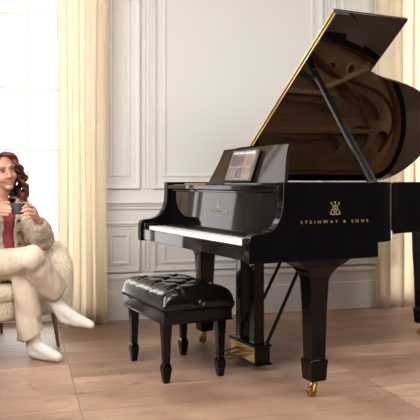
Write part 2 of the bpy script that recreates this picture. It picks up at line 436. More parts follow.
# arms at both ends of the keyboard
arm = [(.012,.645),(.012,.742),(.016,.757),(.028,.769),(.05,.774),(.085,.777),(.115,.785),(.142,.802),(.162,.827),(.175,.86),(.182,.90),(.184,.94),(.184,1.0),(.302,1.0),(.302,.716),(.705,.716),(.705,.645)]
m = MB(); m.prism(arm,'y',0,.05); pp(m,'arm',bevel=.003,skip=seam)
m = MB(); m.prism(arm,'y',W-.05,W); pp(m,'arm',bevel=.003,skip=seam)
m = MB(); m.box((.05,.05,.648),(.70,W-.05,.702)); pp(m,'keybed','ebony_satin')
m = MB(); m.box((.022,.05,.652),(.047,W-.05,.718)); pp(m,'key_slip',bevel=.003)
m = MB(); m.box((.024,.05,.70),(.19,.094,.752)); pp(m,'key_block',bevel=.004)
m = MB(); m.box((.024,W-.094,.70),(.19,W-.05,.752)); pp(m,'key_block',bevel=.004)
# keys
kw = (W-.19)/52
wk = MB(); wk.box((.05,-kw/2+.0006,.705),(.205,kw/2-.0006,.7345)); wk0 = pp(wk,'white_key','ivory',bevel=.0012)
bk = MB(); bk.prism([(.132,.733),(.137,.7435),(.205,.7445),(.205,.733)],'y',-.0050,.0050); bk0 = pp(bk,'black_key','keyblack',bevel=.001)
names = 'ABCDEFG'
first = True; firstb = True
for i in range(52):
    y = W-.095-kw*(i+.5)
    o = wk0 if i == 0 else wk0.copy()
    if i: COL.objects.link(o); o.parent = piano
    o.location = (0,y,0)
    if names[i%7] not in 'BE' and i < 51:
        q = bk0 if firstb else bk0.copy()
        if not firstb: COL.objects.link(q); q.parent = piano
        firstb = False; q.location = (0,y-kw/2,0)
# fallboard with inlay
m = MB(); m.prism([(.206,.742),(.210,.738),(.215,.945),(.212,.956),(.240,.956),(.242,.738)],'y',.05,W-.05); fb = pp(m,'fallboard',bevel=.002)
tl = math.atan2(.207,.032)
def place_on(o, base, xdir, zn):                      # text plane: x along xdir, normal zn
    xd = Vector(xdir).normalized(); n = Vector(zn).normalized(); y = n.cross(xd)
    o.matrix_local = Matrix.Translation(base) @ Matrix((xd,y,n)).transposed().to_4x4()
def lyre(parent, base, xdir, zn, s, name='lyre_emblem'):
    m = MB(); r = .021
    for sx in (-1,1):
        m.tube([Vector((x*sx,y,0)) for x,y in crom([(.10,-.46),(.34,-.40),(.40,-.18),(.24,.06),(.20,.26),(.36,.40),(.44,.50)],6)], r*1.2, 6)
        m.tube([Vector((x*sx,y,0)) for x,y in crom([(.44,.50),(.36,.56),(.30,.48)],5)], r*1.1, 6)
        m.tube([Vector((x*sx,y,0)) for x,y in crom([(.34,-.40),(.48,-.42),(.50,-.30),(.42,-.26)],5)], r, 6)
    for x in (-.09,0,.09): m.tube([(x,-.34,0),(x,.42,0)], r*.6, 6)
    m.tube([(-.24,.26,0),(.24,.26,0)], r, 6); m.tube([(-.26,-.40,0),(.26,-.40,0)], r*1.3, 6)
    m.tube([Vector((.17*math.cos(a),-.12+.17*math.sin(a),0)) for a in [i*2*PI/16 for i in range(17)]], r, 6)
    m.ball((0,.56,0),(.08,.08,.04),seg=10,rings=6)
    m.tube([(0,.26,0),(0,.56,0)], r*.9, 6)
    for v in m.bm.verts: v.co = Vector((v.co.x*s, v.co.y*s, v.co.z*s*.35))
    o = m.build(name, M['gold_print'], parent); place_on(o, Vector(base), xdir, zn); return o
fn = Vector((-.207,0,.005)).normalized()
o = link('lettering', text_mesh('STEINWAY & SONS', .021, 1.25), M['gold_print'], fb, 0, 0); place_on(o, Vector((.2124,.71,.838))+fn*.0016, (0,-1,0), fn)
lyre(fb, Vector((.2136,.71,.884))+fn*.002, (0,-1,0), fn, .043)
# side inlay on the treble side
ar = [c for c in piano.children if c.name.startswith('arm')][0]
side = link('lettering', text_mesh('STEINWAY & SONS', .0195, 1.9), M['gold_print'], rim, 0, 0)
sc_ = .375/max(side.dimensions.x,1e-3) if side.dimensions.x else 1
xs = [v.co.x for v in side.data.vertices]; wd = max(xs)-min(xs)
for v in side.data.vertices: v.co.x *= .372/wd
place_on(side, Vector((.4575,-.0012,.813)), (1,0,0), (0,-1,0))
lyre(rim, (.4575,-.0015,.876), (1,0,0), (0,-1,0), .056)
# top front: shelf and music desk
m = MB(); m.box((.186,.05,.958),(.44,W-.05,.985)); pp(m,'music_shelf',bevel=.004)
m = MB(); m.box((.205,.05,.944),(.24,W-.05,.957)); pp(m,'shelf_molding',bevel=.003)
def desk_pt(w, t): return (.355+.072*t, w, .986+.205*t)
cen = .71
left = crom([(-.435,0),(-.43,.06),(-.424,.16),(-.404,.36),(-.380,.62),(-.367,.85),(-.362,1.0)],4)
poly = [(cen+a,b) for a,b in left]+[(cen+.18,1.022),(cen,1.03),(cen-.18,1.022)]+[(cen-a,b) for a,b in left[::-1]]
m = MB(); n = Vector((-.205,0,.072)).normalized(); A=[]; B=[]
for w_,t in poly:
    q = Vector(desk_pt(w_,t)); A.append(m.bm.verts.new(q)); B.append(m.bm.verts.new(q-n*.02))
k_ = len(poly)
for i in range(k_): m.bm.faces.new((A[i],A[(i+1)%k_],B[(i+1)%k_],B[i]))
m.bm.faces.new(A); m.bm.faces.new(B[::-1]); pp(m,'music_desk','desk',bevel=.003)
m = MB(); m.box((.325,cen-.40,.985),(.350,cen+.40,.996)); pp(m,'desk_ledge',bevel=.002)
# ---- interior
m2 = flat_curve([(p.x,p.y) for p in inset(outline,.048)],[], .004)
o = link('soundboard', m2, M['sound'], piano, 0, 0); o.location = (0,0,.875)
po = [(.46,.055)]+[(p.x,p.y) for p in inset(outline,.055) if p.x>.5]+[(.46,W-.055)]
def circ(x,y,r,n=20): return [(x+r*math.cos(2*PI*i/n), y+r*math.sin(2*PI*i/n)) for i in range(n)]
holes = [circ(1.33,.64,.030), circ(1.49,.645,.030), circ(1.87,1.13,.065)]
holes += [[tuple(p) for p in crom(h,5,True)] for h in (
    [(.74,.25),(.92,.40),(1.05,.52),(.98,.56),(.78,.46),(.72,.34)],
    [(.74,.58),(1.02,.64),(1.20,.72),(1.28,.80),(1.0,.82),(.74,.76)],
    [(.74,.86),(1.1,.88),(1.34,.90),(1.48,.98),(1.42,1.04),(1.1,1.06),(.74,1.06)],
    [(.78,1.14),(1.2,1.14),(1.46,1.12),(1.50,1.24),(1.2,1.30),(.78,1.30)],
    [(1.40,.765),(1.6,.80),(1.75,.88),(1.82,.98),(1.77,.99),(1.62,.92),(1.43,.83)],
    [(1.58,1.06),(1.68,1.04),(1.755,1.12),(1.72,1.22),(1.62,1.24),(1.56,1.16)])]
pm = flat_curve(po, holes, .006)
o = link('iron_plate', pm, M['plate'], piano, 0, 0); o.location = (0,0,.925)
m = MB()
for a,b in (((1.30,.78),(1.64,.62)),((.52,.50),(1.12,.60)),((.52,.81),(1.40,.82)),((.52,1.10),(1.72,1.07)),((.52,.10),(.90,.36))):
    A_,B_ = Vector(a),Vector(b); t = (B_-A_).normalized(); nn = Vector((-t.y,t.x))*.014
    m.prism([A_-nn,B_-nn,B_+nn,A_+nn],'z',.925,.965)
pp(m,'plate_strut','plate',bevel=.006)
for x_,y_ in ((1.33,.64),(1.49,.645)):
    m = MB(); m.tube([(x_+.038*math.cos(a_),y_+.038*math.sin(a_),.934) for a_ in [i*2*PI/24 for i in range(25)]],.009,8); pp(m,'plate_rim','plate')
m = MB()
for p_,q_ in zip(inset(outline,.075)[6:-6:1],inset(outline,.075)[7:-5:1]):
    pass
pts = [Vector((p.x,p.y,.938)) for p in crom([Vector((.95,.40)),Vector((1.2,.62)),Vector((1.4,.71)),Vector((1.56,.735)),Vector((1.78,.80)),Vector((1.91,.92)),Vector((1.94,1.06)),Vector((1.86,1.22))],6)]
m.tube(pts,.010,8); pp(m,'hitch_felt','felt')
def strings(name, mt, rng, r):
    m = MB()
    for a,b in rng: m.tube([a,b],r,5)
    o = pp(m,name,mt); o['kind'] = 'stuff'
tail_in = [p for p in inset(outline,.11)]
def edge_at(y):
    best = max((p for p in tail_in if abs(p.y-y)<.05 and p.x>.6), key=lambda p:p.x, default=Vector((1.7,y))); return best.x
strings('treble_strings','steel',[(Vector((.50,y,.952)),Vector((max(.62,edge_at(min(y+.03,1.15))-.02),y+.05,.938))) for y in [.12+.0125*i for i in range(66)]],.0011)
strings('bass_strings','copper',[(Vector((.52,1.33-.011*i,.972)),Vector((1.80-.0*i,1.28-.022*i,.966))) for i in range(28)],.0022)
m = MB(); m.tube([Vector((p[0],p[1],.95)) for p in crom([(.80,.22),(1.0,.42),(1.2,.58),(1.4,.70),(1.6,.86),(1.72,1.05)],8)],[(.014,.012)]*41,8); pp(m,'bridge','maple')
m = MB()
for i in range(56): m.box((.66+.004*i if i<14 else .715+.0016*i,.10+.0205*i,.965),(.69+.004*i if i<14 else .745+.0016*i,.112+.0205*i,.99))
o = pp(m,'dampers','ebony_satin'); o['kind'] = 'stuff'
m = MB()
for i in range(70):
    for j in range(3): m.tube([(.475+.014*j,.12+.0168*i+.004*j,.93),(.475+.014*j,.12+.0168*i+.004*j,.968)],.0028,5)
o = pp(m,'tuning_pins','steel'); o['kind'] = 'stuff'
# ---- lid
TH = R(36.2); HZ = 1.008; L0 = .66; LW_ = W+.004
def lidpt(l,s,n): return Vector((l, W-s*math.cos(TH)+n*math.sin(TH), HZ+s*math.sin(TH)+n*math.cos(TH)))
lo = inset(outline,-.008)
lid_poly = [(L0,LW_)]+[(p.x,min(LW_,W-p.y)) for p in lo if p.x>L0+.01 and p.y<W-.0]+[(1.66,0.0),(L0,0.0)]
def slab(poly,n0,n1):
    m = MB(); A=[m.bm.verts.new(lidpt(l,s,n0)) for l,s in poly]; B=[m.bm.verts.new(lidpt(l,s,n1)) for l,s in poly]; n=len(poly)
    for i in range(n): m.bm.faces.new((A[i],A[(i+1)%n],B[(i+1)%n],B[i]))
    m.bm.faces.new(A); m.bm.faces.new(B[::-1]); return m
lid = pp(slab(lid_poly,0,.019),'lid','ebony_lid',bevel=.002)
pp(slab([(L0,LW_),(1.135,LW_),(1.135,.0),(L0,.0)],.021,.039),'lid_flap','ebony_lid',bevel=.002)
def lbar(l0,l1,n0,n1,s0=.01,s1=LW_-.004):
    m = MB(); c = [lidpt(l,s,n) for s in (s0,s1) for l,n in ((l0,n0),(l1,n0),(l1,n1),(l0,n1))]
    v = [m.bm.verts.new(x) for x in c]
    for f in ((3,2,1,0),(4,5,6,7),(0,1,5,4),(1,2,6,5),(2,3,7,6),(3,0,4,7)): m.bm.faces.new([v[i] for i in f])
    return m
h1 = lbar(L0-.004,L0,.0045,.0135); pp(h1,'lid_hinge','brass')
h2 = lbar(L0-.004,L0,.0255,.0345); pp(h2,'lid_hinge','brass')
m = MB(); m.tube([lidpt(L0-.006,.01,.0195),lidpt(L0-.006,LW_-.004,.0195)],.0042,8); pp(m,'hinge_pin','brass_old')
# prop stick
a = Vector((.715,.045,.985)); b = lidpt(.735,LW_-.395,-.002)
m = MB(); d = (b-a).normalized(); nx = Vector((1,0,0)); nx = (nx-d*nx.dot(d)).normalized(); ny = d.cross(nx)
def bar(m,a,b,wx0,wx1,wy,off=0):
    v=[]
    for p_,wx in ((a,wx0),(b,wx1)):
        v += [m.bm.verts.new(p_+nx*(off+sx*wx)+ny*sy*wy) for sx,sy in ((-1,-1),(1,-1),(1,1),(-1,1))]
    for f in ((3,2,1,0),(4,5,6,7),(0,1,5,4),(1,2,6,5),(2,3,7,6),(3,0,4,7)): m.bm.faces.new([v[i] for i in f])
bar(m,a,b,.024,.015,.010); prop = pp(m,'prop_stick','ebony_satin',bevel=.003)
m = MB(); bar(m,a+d*.03,a+d*.5,.009,.007,.014,-.005); m.build('short_prop',M['ebony'],prop,.002)
m = MB(); m.lathe([(0,-.009),(.011,-.009),(.011,.009),(0,.009)],14,b,'x'); m.build('prop_cup',M['brass_old'],prop)
m = MB(); m.lathe([(0,-.02),(.012,-.02),(.012,.02),(0,.02)],14,a,'y'); m.build('hinge',M['brass_old'],prop)
# ---- legs
def leg(x,y,top,wide=True,rot=0):
    e = MB()
    rows = [(.172,.038,.038),(.40,.043,.043),(.545,.0495,.0495)]
    if wide: rows += [(.562,.054,.054),(.585,.066,.064),(.605,.086,.074),(.625,.118,.082),(.646,.150,.086)]
    rows += [] if wide else [(top-.05,.052,.052),(top-.02,.075,.075),(top,.10,.10)]
    e.sq_loft((x,y),rows); l = pp(e,'leg','ebony_leg',bevel=.004)
    e = MB(); e.sq_loft((x,y),[(.074,.034,.034),(.082,.041,.041),(.150,.045,.045),(.166,.047,.047),(.178,.043,.043)]); e.build('foot_block',M['ebony_leg'],l,.003)
    e = MB(); e.lathe([(0,.078),(.022,.078),(.022,.072),(.010,.068),(.010,.056),(0,.056)],16,(x,y,0)); 
    c = Matrix.Rotation(rot,3,'Z')
    for s in (-1,1):
        q = [Vector((x,y,0))+c@Vector((dx,s*.013,z)) for dx,z in ((0,.062),(-.008,.045),(-.016,.025))]
        e.tube(q,[.007,.0065,.006],8)
    cs = e.build('caster',M['brass_old'],l)
    e = MB(); cc = Vector((x,y,0))+c@Vector((-.016,0,.025))
    prof = [(.006,-.010),(.020,-.010),(.025,-.007),(.025,.007),(.020,.010),(.006,.010)]
    e.lathe(prof,18,(0,0,0),'y')
    for v in e.bm.verts: v.co = cc+c@v.co
    e.build('wheel',M['brass_old'],cs)
    return l
leg(.415,.105,.646,rot=R(10)); leg(.415,W-.105,.646,rot=R(10)); leg(1.80,.90,.72,False,rot=R(-30))
m = MB(); m.box((1.68,.78,.70),(1.92,1.02,.72)); pp(m,'leg_plate','ebony_satin')
# ---- underside beams
m = MB()
for y in (.45,.95): m.box((.70,y-.03,.72),(1.5,y+.03,.80))
m.box((.60,.05,.72),(.70,W-.05,.80)); pp(m,'underside_beam','ebony_satin')
# ---- lyre
ly = empty('pedal_lyre',(0,0,0)); ly.parent = piano
LX,LY = .405,.715
for s in (-1,1):
    m = MB(); m.sq_loft((LX,LY+s*.078),[(.128,.034,.034),(.16,.030,.030),(.60,.030,.030),(.648,.036,.036)]); m.build('pillar',M['ebony_leg'],ly,.003)
    m = MB(); m.tube([(LX-.02,LY+s*.020,.13),(LX-.02,LY+s*.020,.65)],.0025,8); m.build('pedal_rod',M['ebony_leg'],ly)
m = MB(); m.box((LX-.045,LY-.145,.040),(LX+.045,LY+.145,.130)); bx_=m.build('pedal_box',M['ebony_leg'],ly,.004)
m = MB(); m.box((LX-.05,LY-.155,.128),(LX+.05,LY+.155,.142)); m.box((LX-.055,LY-.16,.034),(LX+.052,LY+.16,.044)); m.build('box_molding',M['ebony_leg'],ly,.003)
m = MB(); m.box((LX-.0475,LY-.135,.048),(LX-.044,LY+.135,.124)); m.build('brass_plate',M['brass'],ly,.001)
for i in (-1,0,1):
    m = MB(); y = LY+i*.075
    m.tube([(LX-.035,y,.085),(LX-.075,y,.082),(LX-.115,y,.076),(LX-.16,y,.072),(LX-.178,y,.071)],[(.006,.009),(.006,.009),(.006,.012),(.006,.017),(.004,.010)],12); m.build('pedal',M['brass_old'],ly)
for s in (-1,1):
    m = MB(); m.tube([(LX+.04,LY+s*.115,.135),(LX+.345,LY+s*.10,.70)],.0095,10); m.build('brace_rod',M['ebony_satin'],ly)

# ------------------------------------------------------------------ tablet on the music desk
tab = empty('tablet',P0,PA,'tablet with a grid of pictures leaning on the piano music desk','tablet')
tc_ = .742; tw = .152; n = Vector((-.205,0,.072)).normalized(); up = Vector((.072,0,.205)).normalized(); al = Vector((0,-1,0))
b0 = Vector((.3535,tc_,.9985))+n*.008
def plate(x0,x1,y0,y1,n0,n1):
    m = MB(); v=[]
    for nn in (n0,n1): v += [m.bm.verts.new(b0+al*x+up*y+n*nn) for x,y in ((x0,y0),(x1,y0),(x1,y1),(x0,y1))]
    for f in ((3,2,1,0),(4,5,6,7),(0,1,5,4),(1,2,6,5),(2,3,7,6),(3,0,4,7)): m.bm.faces.new([v[i] for i in f])
    return m
plate(-tw,tw,0,.184,0,.009).build('casing',M['rubber'],tab,.003)
def screen_mat(nm,c,e):
    mm = mat(nm,c,.25,var=.25,vscale=22); b = mm.node_tree.nodes['Principled BSDF']
    rp = [x for x in mm.node_tree.nodes if x.type=='VALTORGB'][0]
    mm.node_tree.links.new(rp.outputs[0],b.inputs['Emission Color']); b.inputs['Emission Strength'].default_value = e; return mm
sc0 = plate(-tw+.012,tw-.026,.010,.176,.009,.0098).build('screen',screen_mat('screen_grey',(.15,.135,.14),.25),tab)
cols = [(.10,.07,.07),(.06,.045,.045),(.16,.085,.05),(.05,.04,.05),(.09,.05,.04),(.15,.075,.045),(.09,.05,.04),(.20,.11,.08)]
ii = 0
for r_ in range(2):
    for c_ in range(3):
        x0 = -tw+.020+c_*.084; y0 = .018+r_*.069
        t_ = plate(x0,x0+.074,y0,y0+.061,.0098,.0102).build('picture_tile',screen_mat('tile%d'%ii,cols[ii],.25),sc0); ii += 1
        for q in range(2):
            xx = x0+.008+q*.034
            plate(xx,xx+.022,y0+.008,y0+.05-.012*q,.0102,.0104).build('picture_detail',screen_mat('det%d%d'%(ii,q),(.34,.22,.17) if (ii+q)%3 else (.06,.04,.04),.3),t_) if False else None
plate(-tw+.020,tw-.034,.158,.170,.0098,.0102).build('title_bar',screen_mat('title',(.40,.38,.39),.3),sc0)

# ------------------------------------------------------------------ the bench
bench = empty('piano_bench',(-.187,3.765,0),PA,'black tufted leather piano bench in front of the keyboard','bench')
HS,HL = .193,.318
def rrect(hx,hy,r,n=5):
    out=[]
    for cx,cy,a0 in ((hx-r,hy-r,0),(-hx+r,hy-r,90),(-hx+r,-hy+r,180),(hx-r,-hy+r,270)):
        for i in range(n+1):
            a=R(a0+90*i/n); out.append((cx+r*math.cos(a),cy+r*math.sin(a)))
    return out
m = MB(); NX,NY = 40,64
tx = [-.0935,-.0,.0935]; tufts = [(x,y) for j,y in enumerate([-.205,-.1025,0,.1025,.205]) for x in ((-.0935,.0935) if j%2==0 else (0,))]
tufts += [(-.0935*0-.0,-.205*0)] if (0,0) not in tufts and False else []
g=[]
def cush(u,v):
    x,y = u*HS, v*HL
    e = max(abs(u),abs(v)); 
    ex = (1-abs(u))*HS; ey = (1-abs(v))*HL
    ed = min(ex,ey)
    z = .460
    rr = .044
    for q in (ex,ey):
        if q<rr: z -= .043*(1-math.sqrt(max(0,1-((rr-q)/rr)**2)))
    dm = min(math.hypot(x-a,y-b) for a,b in tufts)
    ds = sorted(math.hypot(x-a,y-b) for a,b in tufts)
    z += .012*min(1,ed/.06)
    z -= .030*math.exp(-(dm/.020)**2)
    # pleats between neighbouring tufts (diamond folds)
    p1 = (x/.187+y/.205); p2 = (x/.187-y/.205)
    for p_ in (p1,p2):
        f = abs((p_+.5)%1-.5)*.0955
        f2 = abs(((p_ - .5)+.5)%1-.5)*.0955
        z -= .008*math.exp(-(f2/.008)**2)*min(1,ed/.05)
    # pull folds running to the long edges
    if ed<.09:
        s = min(abs(y-b) for b in (-.205,-.1025,0,.1025,.205)) if ex<ey else min(abs(x-b) for b in (-.0935,0,.0935))
        z -= .005*math.exp(-(s/.008)**2)*min(1,ed/.03)
    return Vector((x,y,z))
for i in range(NX+1):
    row=[]
    for j in range(NY+1):
        u = -1+2*i/NX; v=-1+2*j/NY
        u = math.copysign(1-(1-abs(u))**1.25,u) ; v = math.copysign(1-(1-abs(v))**1.2,v)
        row.append(m.bm.verts.new(cush(u,v)))
    g.append(row)
for i in range(NX):
    for j in range(NY): m.bm.faces.new((g[i][j],g[i+1][j],g[i+1][j+1],g[i][j+1]))
bd = [g[i][0] for i in range(NX+1)]+[g[NX][j] for j in range(1,NY+1)]+[g[i][NY] for i in range(NX-1,-1,-1)]+[g[0][j] for j in range(NY-1,0,-1)]
lower = [m.bm.verts.new((v.co.x*1.0,v.co.y*1.0,.372)) for v in bd]
mid = [m.bm.verts.new((v.co.x*(1+.014*1),v.co.y*(1+.010),.394)) for v in bd]
for A_,B_ in ((bd,mid),(mid,lower)):
    for i in range(len(bd)): m.bm.faces.new((A_[i],B_[i],B_[(i+1)%len(bd)],A_[(i+1)%len(bd)]))
m.bm.faces.new(lower)
seat = m.build('seat_cushion',M['leather'],bench,0,60)
for a_,b_ in tufts:
    m = MB(); m.ball((a_,b_,.449),(.009,.009,.005),seg=12,rings=8); m.build('tuft_button',M['leather'],seat)
m = MB()
r_ = rrect(HS*1.0,HL*1.0,.012,3); r_.append(r_[0]); 
for (xa,ya),(xb,yb) in zip(r_,r_[1:]):
    nb = max(1,round(math.hypot(xb-xa,yb-ya)/.0115))
    for q in range(nb): m.ball((xa+(xb-xa)*q/nb,ya+(yb-ya)*q/nb,.374),(.0066,.0066,.0062),seg=8,rings=6)
m.tube([Vector((x,y,.374)) for x,y in r_],.0045,8); pz = m.build('piping',M['ebony'],seat)
m = MB(); m.box((-HS+.008,-HL+.008,.305),(HS-.008,HL-.008,.366)); ap = m.build('apron',M['ebony_satin'],bench,.004)
m = MB(); m.box((-HS+.003,-HL+.003,.300),(HS-.003,HL-.003,.309)); m.box((-HS+.003,-HL+.003,.358),(HS-.003,HL-.003,.367)); m.build('apron_molding',M['ebony'],bench,.003)
for sx in (-1,1):
    for sy in (-1,1):
        m = MB(); m.sq_loft((sx*.150,sy*.240),[(.095,.0165,.0165),(.20,.020,.020),(.306,.0255,.0255)]); l = m.build('leg',M['ebony_leg'],bench,.002)
        m = MB(); m.sq_loft((sx*.150,sy*.240),[(.0,.014,.014),(.012,.0165,.0165),(.07,.0235,.0235),(.085,.022,.022),(.10,.0165,.0165)]); m.build('spade_foot',M['ebony_leg'],l,.002)
for sy in (-1,1):
    m = MB(); m.lathe([(0,0),(.024,0),(.024,.005),(.010,.007),(.010,.020),(.021,.024),(.024,.034),(.018,.042),(0,.044)],20,(0,0,0),'y')
    for v in m.bm.verts: v.co = Vector((v.co.x,sy*(HL-.000+v.co.y),v.co.z+.402))
    m.build('adjusting_knob',M['ebony_satin'],bench)
    m = MB(); m.lathe([(0,.0445),(.010,.0445),(.010,.047),(0,.048)],16,(0,0,0),'y')
    for v in m.bm.verts: v.co = Vector((v.co.x,sy*(HL-.000+v.co.y),v.co.z+.402))
    m.build('knob_cap',M['brass_old'],bench)

# ------------------------------------------------------------------ the armchair (own frame: x forward, y to its left)
CA = math.atan2(-.631,.776)
chair = empty('armchair',(-1.335,4.215,0),CA,'cream boucle armchair with slim wooden legs in front of the bright window','armchair')
def soft(mb,name,mt,vox=.012,it=5): return link(name,fuse(mb,vox,it),M[mt],chair,0,0)
def pad(m,a,b,r):                                     # box with rounded look: hull of stretched balls
    (x0,y0,z0),(x1,y1,z1) = a,b
    e = MB(); e.box(a,b)
    bmesh.ops.bevel(e.bm, geom=e.bm.edges[:], offset=r, segments=4, affect='EDGES', profile=.5)
    me = bpy.data.meshes.new('t'); e.bm.to_mesh(me); e.bm.free(); m.bm.from_mesh(me); bpy.data.meshes.remove(me); return m
def smooth_obj(o):
    o.data.polygons.foreach_set('use_smooth',[True]*len(o.data.polygons)); return o
m = MB(); pad(m,(-.30,-.30,.20),(.315,.30,.335),.045); o = m.build('seat_base',M['boucle'],chair,0,0); smooth_obj(o)
m = MB(); pad(m,(-.22,-.255,.315),(.335,.255,.415),.048); o = m.build('seat_cushion',M['boucle'],chair,0,0); smooth_obj(o)
for s in (-1,1):
    m = MB()
    # arm: thick rounded slab, top sloping down to the front, curled front
    pts = crom([(-.30,.315*s,.62),(-.15,.318*s,.61),(.05,.320*s,.60),(.20,.318*s,.585),(.285,.312*s,.54),(.315,.310*s,.46),(.318,.306*s,.36),(.315,.304*s,.24)],5)
    m.tube(pts,[(.062,.068)]*len(pts),14)
    pad(m,(-.31,min(.26*s,.37*s),.19),(.31,max(.26*s,.37*s),.58),.045)
    o = link('arm',fuse(m,.012,6),M['boucle'],chair,0,0); smooth_obj(o)
m = MB()
for t in range(9):
    y = -.30+.075*t; bow = -.06*math.cos(y/.30*1.2)
    m.tube([(-.27+bow*.5,y,.24),(-.30+bow,y,.5),(-.34+bow,y,.74),(-.36+bow,y,.80-.25*y*y)],[.075,.078,.068,.05],12)
    m.ball((-.36+bow,y,.80-.25*y*y),.05)
o = link('backrest',fuse(m,.014,8),M['boucle'],chair,0,0); smooth_obj(o)
for sx,sy in ((1,1),(1,-1),(-1,1),(-1,-1)):
    m = MB(); x0,y0 = .27*sx,.27*sy
    m.tube([(x0,y0,.23),(x0+.012*sx,y0+.012*sy,.12),(x0+.024*sx,y0+.024*sy,.0)],[.018,.013,.0085],12)
    l = m.build('leg',M['chairwood'],chair)
    m = MB(); m.tube([(x0+.0215*sx,y0+.0215*sy,.026),(x0+.024*sx,y0+.024*sy,0)],[.0105,.0095],12); m.build('brass_tip',M['brass_old'],l)
# ------------------------------------------------------------------ the person
fw = Vector((.776,-.631,0)); lf = Vector((.631,.776,0)); UP = Vector((0,0,1))
person = empty('person',(-1.0,3.95,0),0,'person in beige cardigan and cream trousers sitting cross-legged, holding a cup','person')
O = person.location
def pl(name,me,mt,parent=None,smooth=True):
    for v in me.vertices: v.co = v.co-O
    o = link(name,me,M[mt],parent or person,0,0)
    return smooth_obj(o) if smooth else o
pelv = Vector((-1.275,4.19,.475)); chest = Vector((-1.285,4.225,.70)); neckb = Vector((-1.272,4.225,.885))
shL = neckb+lf*.135-UP*.045; shR = neckb-lf*.155-UP*.04
elL = P(43,238,4.19); wrL = P(38.5,220.5,4.02)
elR = Vector((-1.40,3.97,.63)); wrR = P(-7,216,3.99)
hipL = pelv+lf*.085; hipR = pelv-lf*.085
knR = P(31,259,3.87); anR = P(54,291,4.03)
knL = P(23,271,3.97); anL = Vector((-1.005,3.975,.085))
headC = P(7.8,170,4.11)-Vector((.60,-.80,0))*.086
hf = Vector((.60,-.80,-.06)).normalized()
roll = R(13)
hl0 = Vector((.80,.60,0)).normalized(); hu0 = hl0.cross(hf)*-1
hu0 = hf.cross(hl0)*-1
if hu0.z<0: hu0=-hu0
hl = hl0*math.cos(roll)+hu0*math.sin(roll); hu = hu0*math.cos(roll)-hl0*math.sin(roll)
HR = Matrix((hl,hf,hu)).transposed()                 # head frame: x = her left, y = face, z = crown
def H(x,y,z): return headC+HR@Vector((x,y,z))
def torso(m,grow=0,top=True):
    ax = [(pelv-UP*.02,(.165,.115)),(pelv+UP*.10,(.150,.11)),(chest-UP*.03,(.142,.108)),(chest+UP*.07,(.155,.112)),(neckb-UP*.065,(.15,.09)),(neckb-UP*.02,(.085,.065))]
    seg=24; rings=[]
    for c,(a,b) in ax:
        rings.append([m.bm.verts.new(c+lf*(a+grow)*math.cos(2*PI*k/seg)+fw*(b+grow)*math.sin(2*PI*k/seg)) for k in range(seg)])
    for A_,B_ in zip(rings,rings[1:]):
        for k in range(seg): m.bm.faces.new((A_[k],A_[(k+1)%seg],B_[(k+1)%seg],B_[k]))
    m.bm.faces.new(rings[0][::-1]); m.bm.faces.new(rings[-1])
def finger(m,k,b,t,r=.0085):
    k,b,t = Vector(k),Vector(b),Vector(t)
    c = crom([k,b,(b*.45+t*.55)+(b-(k+t)/2)*.25,t],4); n=len(c)
    m.limb(c,[r*(1.05-.3*i/(n-1)) for i in range(n)],10)
def head(m):
    m.ball(H(0,-.012,.014),(.073,.092,.084),HR); m.ball(H(0,.022,-.028),(.060,.066,.088),HR)
    m.ball(H(0,.060,-.098),(.026,.024,.020),HR)
    for s in (-1,1):
        m.ball(H(.030*s,.058,-.040),(.028,.026,.028),HR); m.ball(H(.028*s,.074,.022),(.028,.014,.010),HR)
        m.ball(H(.071*s,-.005,-.01),(.010,.018,.030),HR)
        m.ball(H(.010*s,.096,-.038),(.009,.010,.008),HR)
    m.tube([H(0,.084,.012),H(0,.098,-.014),H(0,.107,-.034),H(0,.094,-.044)],[.0085,.0095,.0125,.008],10)
    m.tube([neckb+UP*-.04,neckb+UP*.03+fw*.005,H(0,-.012,-.07)],[.058,.050,.050],16)
body = MB()
torso(body,-.012)
head(body)
body.limb([shL,elL,wrL],[.046,.038,.025]); body.limb([shR,elR,wrR],[.046,.038,.025])
body.limb([hipL,knL,anL],[.075,.055,.036]); body.limb([hipR,knR,anR],[.075,.055,.036])
# feet
toeL = P(58,361.0,3.87); toeL.z = .030
heelL = Vector((-1.0,3.968,.036))
toeR = P(91,325,4.0); heelR = P(64,318.5,4.04); midR = P(57,305,4.04)
body.limb([anL,heelL],[.034,.028]); body.limb([anL+Vector((.01,0,-.02)),(heelL+toeL)/2+UP*.015,toeL],[.033,.033,.022])
body.limb([anR,midR,heelR],[.034,.032,.026]); body.limb([midR,(heelR+toeR)/2+UP*.012,toeR],[.032,.028,.02]); body.limb([heelR,toeR],[.026,.02])
